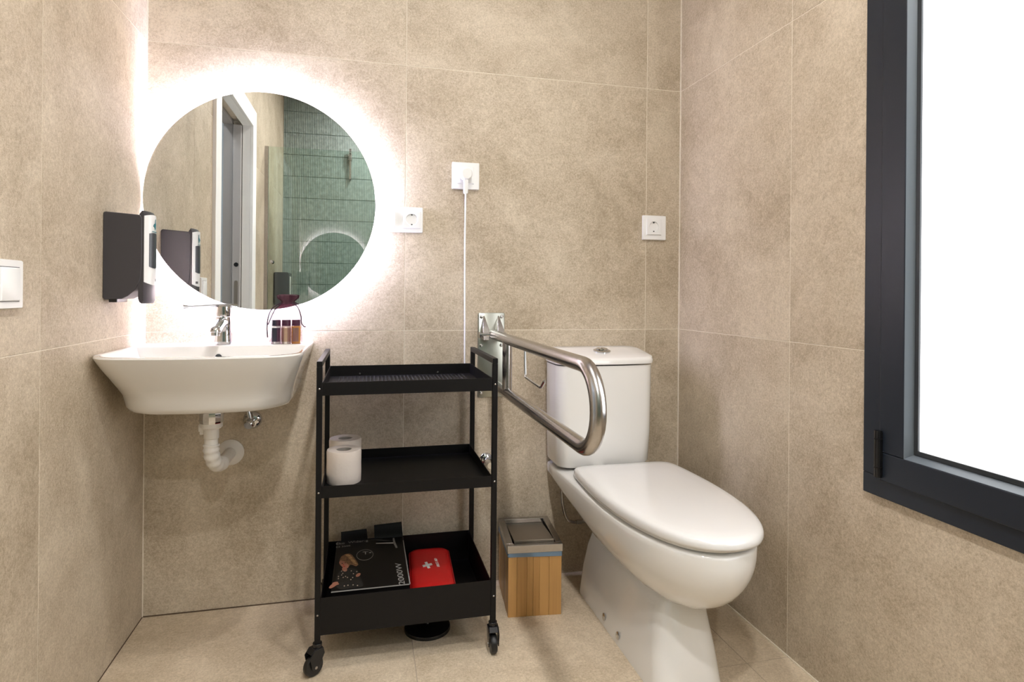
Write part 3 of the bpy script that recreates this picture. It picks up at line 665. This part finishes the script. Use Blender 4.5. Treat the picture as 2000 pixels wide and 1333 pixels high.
bz = .2118
t = thing('hair_dryer_box', 'black cardboard box with a woman printed on it, in the lowest tray', 'box', (.698, -.23, .106))
bx = MB(); bx.loft([[(.590, -.403, .1065), (.803, -.407, .1065), (.806, -.066, .1065), (.592, -.062, .1065)], [(.590, -.404, bz), (.803, -.408, bz), (.806, -.066, bz), (.592, -.062, bz)]])
carton = part('carton', bx, M_BOX, t, bevel=.002)
def flap(xa, xb, rise, skew, thick=.0012):
    R = []
    for k in range(9):
        u = k/8; y = -.064+.020*sin(u*1.5); z = bz-.003+rise*u**.75
        R.append([(xa+skew*u*.4, y, z), (xb+skew*u, y, z+.004*u), (xb+skew*u, y+thick, z+.004*u), (xa+skew*u*.4, y+thick, z)])
    return part('flap', MB().loft(R), M_BOX, t, smooth=60)
flap(.605, .690, .026, -.004); flap(.712, .805, .040, -.004)
part('worn_edge', MB().box(.591, .803, -.4095, -.4075, bz-.0018, bz+.0002).box(.8025, .8055, -.407, -.10, bz-.0015, bz+.0003), M_PRINTG, carton)
ez = bz+.0003
def pr(name, polys, parent=carton):
    mats = []; mb = MB()
    for k, (poly, m_) in enumerate(polys):
        if m_ not in mats: mats.append(m_)
        mb.cur = mats.index(m_); z = ez+.00012*k; mb.prism(poly, 'z', z, z+.0001)
    return part(name, mb, mats, parent)
def ellp(cx, cy, rx, ry, rot=0, n=20):
    return [(cx+rx*cos(a)*cos(rot)-ry*sin(a)*sin(rot), cy+rx*cos(a)*sin(rot)+ry*sin(a)*cos(rot)) for a in [2*pi*k/n for k in range(n)]]
M_SWEAT = mat('printed_black_sweater', (0.014, 0.013, 0.012), 0.5)
M_DOT = mat('printed_flower', (0.34, 0.27, 0.22), 0.5)
M_HAIRL = mat('printed_blond_hair', (0.38, 0.22, 0.10), 0.5, noise=.5, nscale=120)
M_EYE = mat('printed_dark', (0.06, 0.02, 0.015), 0.5)
hair = [(p.x, p.y) for p in spline([(.606, -.215, 0), (.610, -.185, 0), (.624, -.168, 0), (.638, -.172, 0), (.650, -.205, 0), (.661, -.248, 0), (.655, -.262, 0), (.640, -.248, 0), (.632, -.262, 0), (.626, -.24, 0), (.612, -.225, 0)], 4, True)]
streak = [(p.x, p.y) for p in spline([(.622, -.176, 0), (.634, -.178, 0), (.645, -.205, 0), (.657, -.246, 0), (.648, -.240, 0), (.636, -.208, 0)], 4, True)]
swt = [(p.x, p.y) for p in spline([(.604, -.30, 0), (.618, -.278, 0), (.640, -.272, 0), (.660, -.29, 0), (.667, -.33, 0), (.675, -.375, 0), (.672, -.397, 0), (.640, -.400, 0), (.612, -.398, 0), (.600, -.36, 0)], 4, True)]
polys = [(hair, M_HAIR), (streak, M_HAIRL), (swt, M_SWEAT), (ellp(.6225, -.277, .007, .016, .2), M_SKIN), (ellp(.6195, -.243, .0105, .030, .35), M_SKIN),
         (ellp(.6145, -.236, .0022, .003), M_EYE), (ellp(.6232, -.233, .0022, .003), M_EYE), (ellp(.6178, -.245, .0011, .006, .2), M_REDDK), (ellp(.6212, -.2585, .0038, .0024, .2), M_REDDK),
         (ellp(.588+.008, -.372, .0075, .020, -.5), M_SKIN), (ellp(.600, -.360, .008, .006, .3), M_SKIN), (ellp(.603, -.370, .008, .004, .3), M_SKIN), (ellp(.662, -.325, .006, .012, -.3), M_SKIN)]
for k in range(18): polys.append((ellp(random.uniform(.606, .662), random.uniform(-.392, -.288), .0018, .0036, 0, 8), M_DOT))
pr('portrait_print', polys)
rg = MB(); cir = [(.681+.0255*cos(a), -.187+.040*sin(a)) for a in [2*pi*k/36 for k in range(36)]]
ci2 = [(.681+(x-.681)*.95, -.187+(y+.187)*.95) for x, y in cir]
rg.loft([[(x, y, ez) for x, y in cir], [(x, y, ez+.0002) for x, y in cir], [(x, y, ez+.0002) for x, y in ci2], [(x, y, ez) for x, y in ci2]], False, False)
part('circle_print', rg, M_PRINTG, carton)
text('icon_print', 'T•', .030, frame((.688, -.175, ez), (1, 0, 0), (0, 1, 0)), M_PRINTG, carton)
pr('dryer_print', [([(.716, -.103), (.774, -.111), (.774, -.119), (.716, -.108)], M_PRINTW), ([(.771, -.076), (.776, -.074), (.778, -.112), (.783, -.155), (.777, -.157), (.771, -.116)], M_PRINTG),
                   ([(.70, -.072), (.735, -.082), (.772, -.100), (.735, -.086)], M_PRINTG)])
text('wattage_print', '2000W', .0265, frame((.781, -.338, ez), (-.03, 1, 0), (-1, -.03, 0)) @ Matrix.Diagonal((1.75, .92, 1, 1)), M_PRINTG, carton, 1.0)
text('title_print', 'Eko  Wider-g', .024, frame((.640, -.080, ez), (1, .06, 0), (-.06, 1, 0)) @ Matrix.Diagonal((.78, .95, 1, 1)), M_PRINTG, carton)
text('title_print', 'E3 3200', .014, frame((.613, -.108, ez), (1, .06, 0), (-.06, 1, 0)), M_PRINTG, carton)

t = thing('first_aid_pouch', 'red zipped first aid pouch with a white cross, in the lowest tray', 'pouch', (.885, -.21, .106))
pc = (.884, -.213); ph = (.066, .150)
def pch(z, i, r): return [(pc[0]+(x)*cos(-.05)-(y)*sin(-.05), pc[1]+x*sin(-.05)+y*cos(-.05), z) for x, y in rrect(0, 0, ph[0]-i, ph[1]-i, r, 6)]
part('cover', MB().loft([pch(.1065, .006, .03), pch(.112, .001, .034), pch(.134, 0, .035), pch(.158, .001, .034), pch(.165, .006, .03), pch(.168, .02, .025), pch(.1700, .045, .015)]), M_RED, t, smooth=60)
part('zip', MB().loft([pch(.1345, -.0015, .036), pch(.1375, -.0022, .036), pch(.1405, -.0015, .036)], False, False), M_REDDK, t, smooth=40)
part('piping', MB().loft([pch(.1590, -.0005, .036), pch(.1602, -.0012, .036), pch(.1615, .002, .034)], False, False), M_REDDK, t, smooth=40)
pz = .1698
cr = [(-.005, -.018), (.005, -.018), (.005, -.005), (.018, -.005), (.018, .005), (.005, .005), (.005, .018), (-.005, .018), (-.005, .005), (-.018, .005), (-.018, -.005), (-.005, -.005)]
crp = [(.873+(u*cos(.2)-v*sin(.2))*.85, -.208+(u*sin(.2)+v*cos(.2))*1.25) for u, v in cr]
part('cross_print', MB().prism(crp, 'z', pz-.001, pz+.0014), M_PRINTW, t)
text('first_aid_print', 'FIRST AID', .0125, frame((.905, -.195, pz+.0004), (-.05, 1, 0), (-1, -.05, 0)) @ Matrix.Diagonal((1.15, 1, 1, 1)), M_PRINTW, t, 1.0, .0008)

t = thing('round_base', 'black round disc lying on the floor under the trolley', 'disc', (.869, -.262, 0))
part('disc', MB().lathe((.869, -.262, 0), [(.070, 0), (.0705, .006), (.069, .010), (.03, .016), (.01, .017)], n=48), M_BLACKPL, t, smooth=40)
part('centre_stud', MB().lathe((.869, -.262, .016), [(.006, 0), (.006, .012), (.004, .016)], n=16), M_CHROME, t, smooth=40)

# ------------------------------------------------------------------ bamboo bin
t = thing('waste_bin', 'square bamboo waste bin with steel lid between trolley and toilet', 'bin', (1.222, -.145, 0), rz=radians(-5.5))
hw, hd_, hb_ = .0865, .121, .200
part('core', MB().box(-hw+.004, hw-.004, -hd_+.004, hd_-.004, .001, hb_-.002), M_BROWNIN, t, local=True)
def strips(edges, mk):
    for i in range(len(edges)-1):
        off = [0, .0004, -.0003, .0002, -.0002, .0003][i % 6]
        part('bamboo_strip', mk(edges[i]+.00015, edges[i+1]-.00015, off), M_BAMBOO, t, bevel=.0006, seg=1, local=True)
ex = [-hw+.006, -.058, -.026, -.006, .015, .046, hw-.006]
strips([-hw]+ex[1:-1]+[hw], lambda a, b_, o_: MB().box(a, b_, -hd_-o_, -hd_+.006, 0, hb_))
strips([-hw]+ex[1:-1]+[hw], lambda a, b_, o_: MB().box(a, b_, hd_-.006, hd_+o_, 0, hb_))
ey = [-hd_+.006, -.085, -.05, -.012, .03, .068, hd_-.006]
strips(ey, lambda a, b_, o_: MB().box(-hw-o_, -hw+.006, a, b_, 0, hb_))
strips(ey, lambda a, b_, o_: MB().box(hw-.006, hw+o_, a, b_, 0, hb_))
ln = MB(); RB = rrect(0, 0, hw+.0022, hd_+.0022, .004, 3); RT = rrect(0, 0, hw+.0016, hd_+.0016, .004, 3)
ln.loft([[(x, y, .186+.005*sin(x*55+1.2)+.009*sin(y*30)) for x, y in RB], [(x, y, .209) for x, y in RT]], False, False)
part('bag_liner', ln, M_BLUE, t, smooth=60, local=True, label='blue plastic bin liner showing under the rim')
rm = MB(); rz0, rz1 = .204, .228; rw = .017
for a in ((-hw-.003, hw+.003, -hd_-.003, -hd_+rw), (-hw-.003, hw+.003, hd_-rw, hd_+.003), (-hw-.003, -hw+rw, -hd_+rw, hd_-rw), (hw-rw, hw+.003, -hd_+rw, hd_-rw)): rm.box(*a, rz0, rz1)
part('steel_rim', rm, M_STEEL, t, bevel=.001, local=True)
lid = MB()
A = -hd_+rw+.002; B = hd_-rw-.002
lid.loft([[(-hw+rw+.004, A, .222), (hw-rw-.004, A, .222), (hw-rw-.004, B, .206), (-hw+rw+.004, B, .206)], [(-hw+rw+.004, A, .236), (hw-rw-.004, A, .236), (hw-rw-.004, B, .214), (-hw+rw+.004, B, .214)]])
part('swing_lid', lid, M_BROWNIN, t, bevel=.0015, local=True)

# ------------------------------------------------------------------ organza bag with little bottles on the basin
oz = .8645; oc = (.432, -.075)
def bottle(x, y, w, h, mb_, ml, cap, lab, lbl_w, round_=True):
    t = thing('mini_bottle', lab, 'bottle', (x, y, oz), 'toiletry bottles in the organza bag')
    prof = [(w*.92, .0006), (w, .002), (w, h-.004), (w*.92, h-.001)]
    part('bottle_body', MB().lathe((x, y, oz), prof, n=24), mb_, t, smooth=40)
    part('cap', MB().lathe((x, y, oz), [(w*.93, h), (w*.93, h+.0175), (w*.85, h+.019)], n=24), cap, t, smooth=40)
    R = []
    for k in range(9):
        a = -pi/2+(k-4)/4*lbl_w; R.append([(x+(w+d)*cos(a), y+(w+d)*sin(a), oz+z) for d, z in ((0, .008), (.0004, .008), (.0004, h-.006), (0, h-.006))])
    part('label_wrap', MB().loft(R), ml, t, smooth=40)
bottle(.401, -.080, .0145, .058, M_PLAST, M_NAVY, M_NAVY, 'white mini bottle with dark label, left one in the organza bag', 1.0)
bottle(.4315, -.082, .0145, .058, M_CREAMB, M_BROWNB, M_NAVY, 'mini bottle with brown label, middle one in the organza bag', 1.3)
bottle(.4605, -.078, .0140, .058, M_AMBER, M_BROWNB, M_NAVY, 'amber yellow mini bottle, right one in the organza bag', .7)
t = thing('organza_bag', 'sheer plum organza drawstring bag on the right of the basin deck', 'bag', (oc[0], oc[1], oz))
def og(z, a, b_, wav=0, dx=0, n=48): return [(oc[0]+dx+(a+wav*sin(k*2*pi/n*11))*math.copysign(abs(cos(2*pi*k/n))**.7, cos(2*pi*k/n)), oc[1]+(b_+wav*cos(k*2*pi/n*9))*math.copysign(abs(sin(2*pi*k/n))**.7, sin(2*pi*k/n)), z) for k in range(n)]
part('sheer_fabric', MB().loft([og(oz+.0008, .052, .020, dx=-.003), og(oz+.003, .052, .021, dx=-.003), og(oz+.02, .047, .021), og(oz+.05, .046, .021), og(oz+.078, .045, .021), og(oz+.100, .040, .019, .001), og(oz+.118, .030, .016, .0016), og(oz+.129, .016, .011, .0016)], True, False), M_ORGANZA, t, smooth=60)
part('ruffle', MB().loft([og(oz+.127, .017, .012, .0016), og(oz+.135, .015, .011, .002), og(oz+.146, .026, .017, .004), og(oz+.155, .027, .019, .005), og(oz+.158, .018, .012, .004)], False, False), M_RUFFLE, t, smooth=60)
dsx = []
d1_ = spline([(oc[0]-.017, oc[1]-.010, oz+.131), (oc[0]-.040, oc[1]-.016, oz+.115), (oc[0]-.052, oc[1]-.020, oz+.09), (oc[0]-.056, oc[1]-.022, oz+.055), (oc[0]-.054, oc[1]-.022, oz+.022)], 5)
d2_ = spline([(oc[0]-.015, oc[1]-.012, oz+.130), (oc[0]-.032, oc[1]-.020, oz+.112), (oc[0]-.044, oc[1]-.024, oz+.085), (oc[0]-.053, oc[1]-.025, oz+.062)], 5)
d3_ = spline([(oc[0]+.016, oc[1]-.010, oz+.131), (oc[0]+.034, oc[1]-.016, oz+.118), (oc[0]+.045, oc[1]-.022, oz+.09), (oc[0]+.047, oc[1]-.024, oz+.068), (oc[0]+.055, oc[1]-.024, oz+.056), (oc[0]+.060, oc[1]-.024, oz+.056)], 5)
for q in (d1_, d2_, d3_): part('drawstring', MB().tube(q, .0019, 6), M_CORD, t, smooth=60)

# ------------------------------------------------------------------ shower end of the room, seen in the mirror
t = thing('shower_screen', 'clear glass shower screen with wall profile, in the mirror', 'shower screen', (.6, -2.40, 0))
part('glass_pane', MB().box(.012, 1.15, -2.404, -2.396, .012, 2.03), M_GLASS, t)
part('wall_profile', MB().box(0.0005, .024, -2.41, -2.39, 0, 2.03), M_STEEL, t)
part('floor_profile', MB().box(.024, 1.15, -2.407, -2.393, 0.0005, .016), M_STEEL, t)
kb = MB()
for s in (-1, 1): kb.lathe((.05, -2.40+s*.004, 1.235), [(.007, 0), (.007, .012), (.013, .016), (.013, .026), (.010, .028)], (0, s, 0), n=18)
part('knob', kb, M_CHROME, t, smooth=40)
t = thing('hand_shower', 'chrome hand shower on a slim rail against the green tiles, in the mirror', 'shower', (.545, -L+.03, 2.0))
part('holder', MB().box(.53, .56, -L+.002, -L+.05, 2.16, 2.215), M_CHROME, t, bevel=.004)
part('head', MB().box(.535, .555, -L+.03, -L+.055, 2.215, 2.26), M_CHROME, t, bevel=.004)
part('rail', MB().cyl((.545, -L+.03, 2.0), (.545, -L+.03, 2.17), .010, n=14).cyl((.545, -L+.03, 2.005), (.545, -L+.002, 2.005), .008, n=12), M_STEEL, t, smooth=40)
t = thing('shower_caddy', 'black box on the left wall inside the shower, in the mirror', 'box', (0, -2.95, .93))
part('case', MB().loft([[(x, y, z) for x, z in rrect(.055, 1.055, .054-i, .125-i, .015)] for y, i in ((-3.05, .004), (-3.045, 0), (-2.855, 0), (-2.85, .004))]), M_BLACKPL, t, smooth=40)
part('front_strip', MB().box(.1085, .1105, -3.0, -2.92, .96, 1.15), M_PLAST, t)
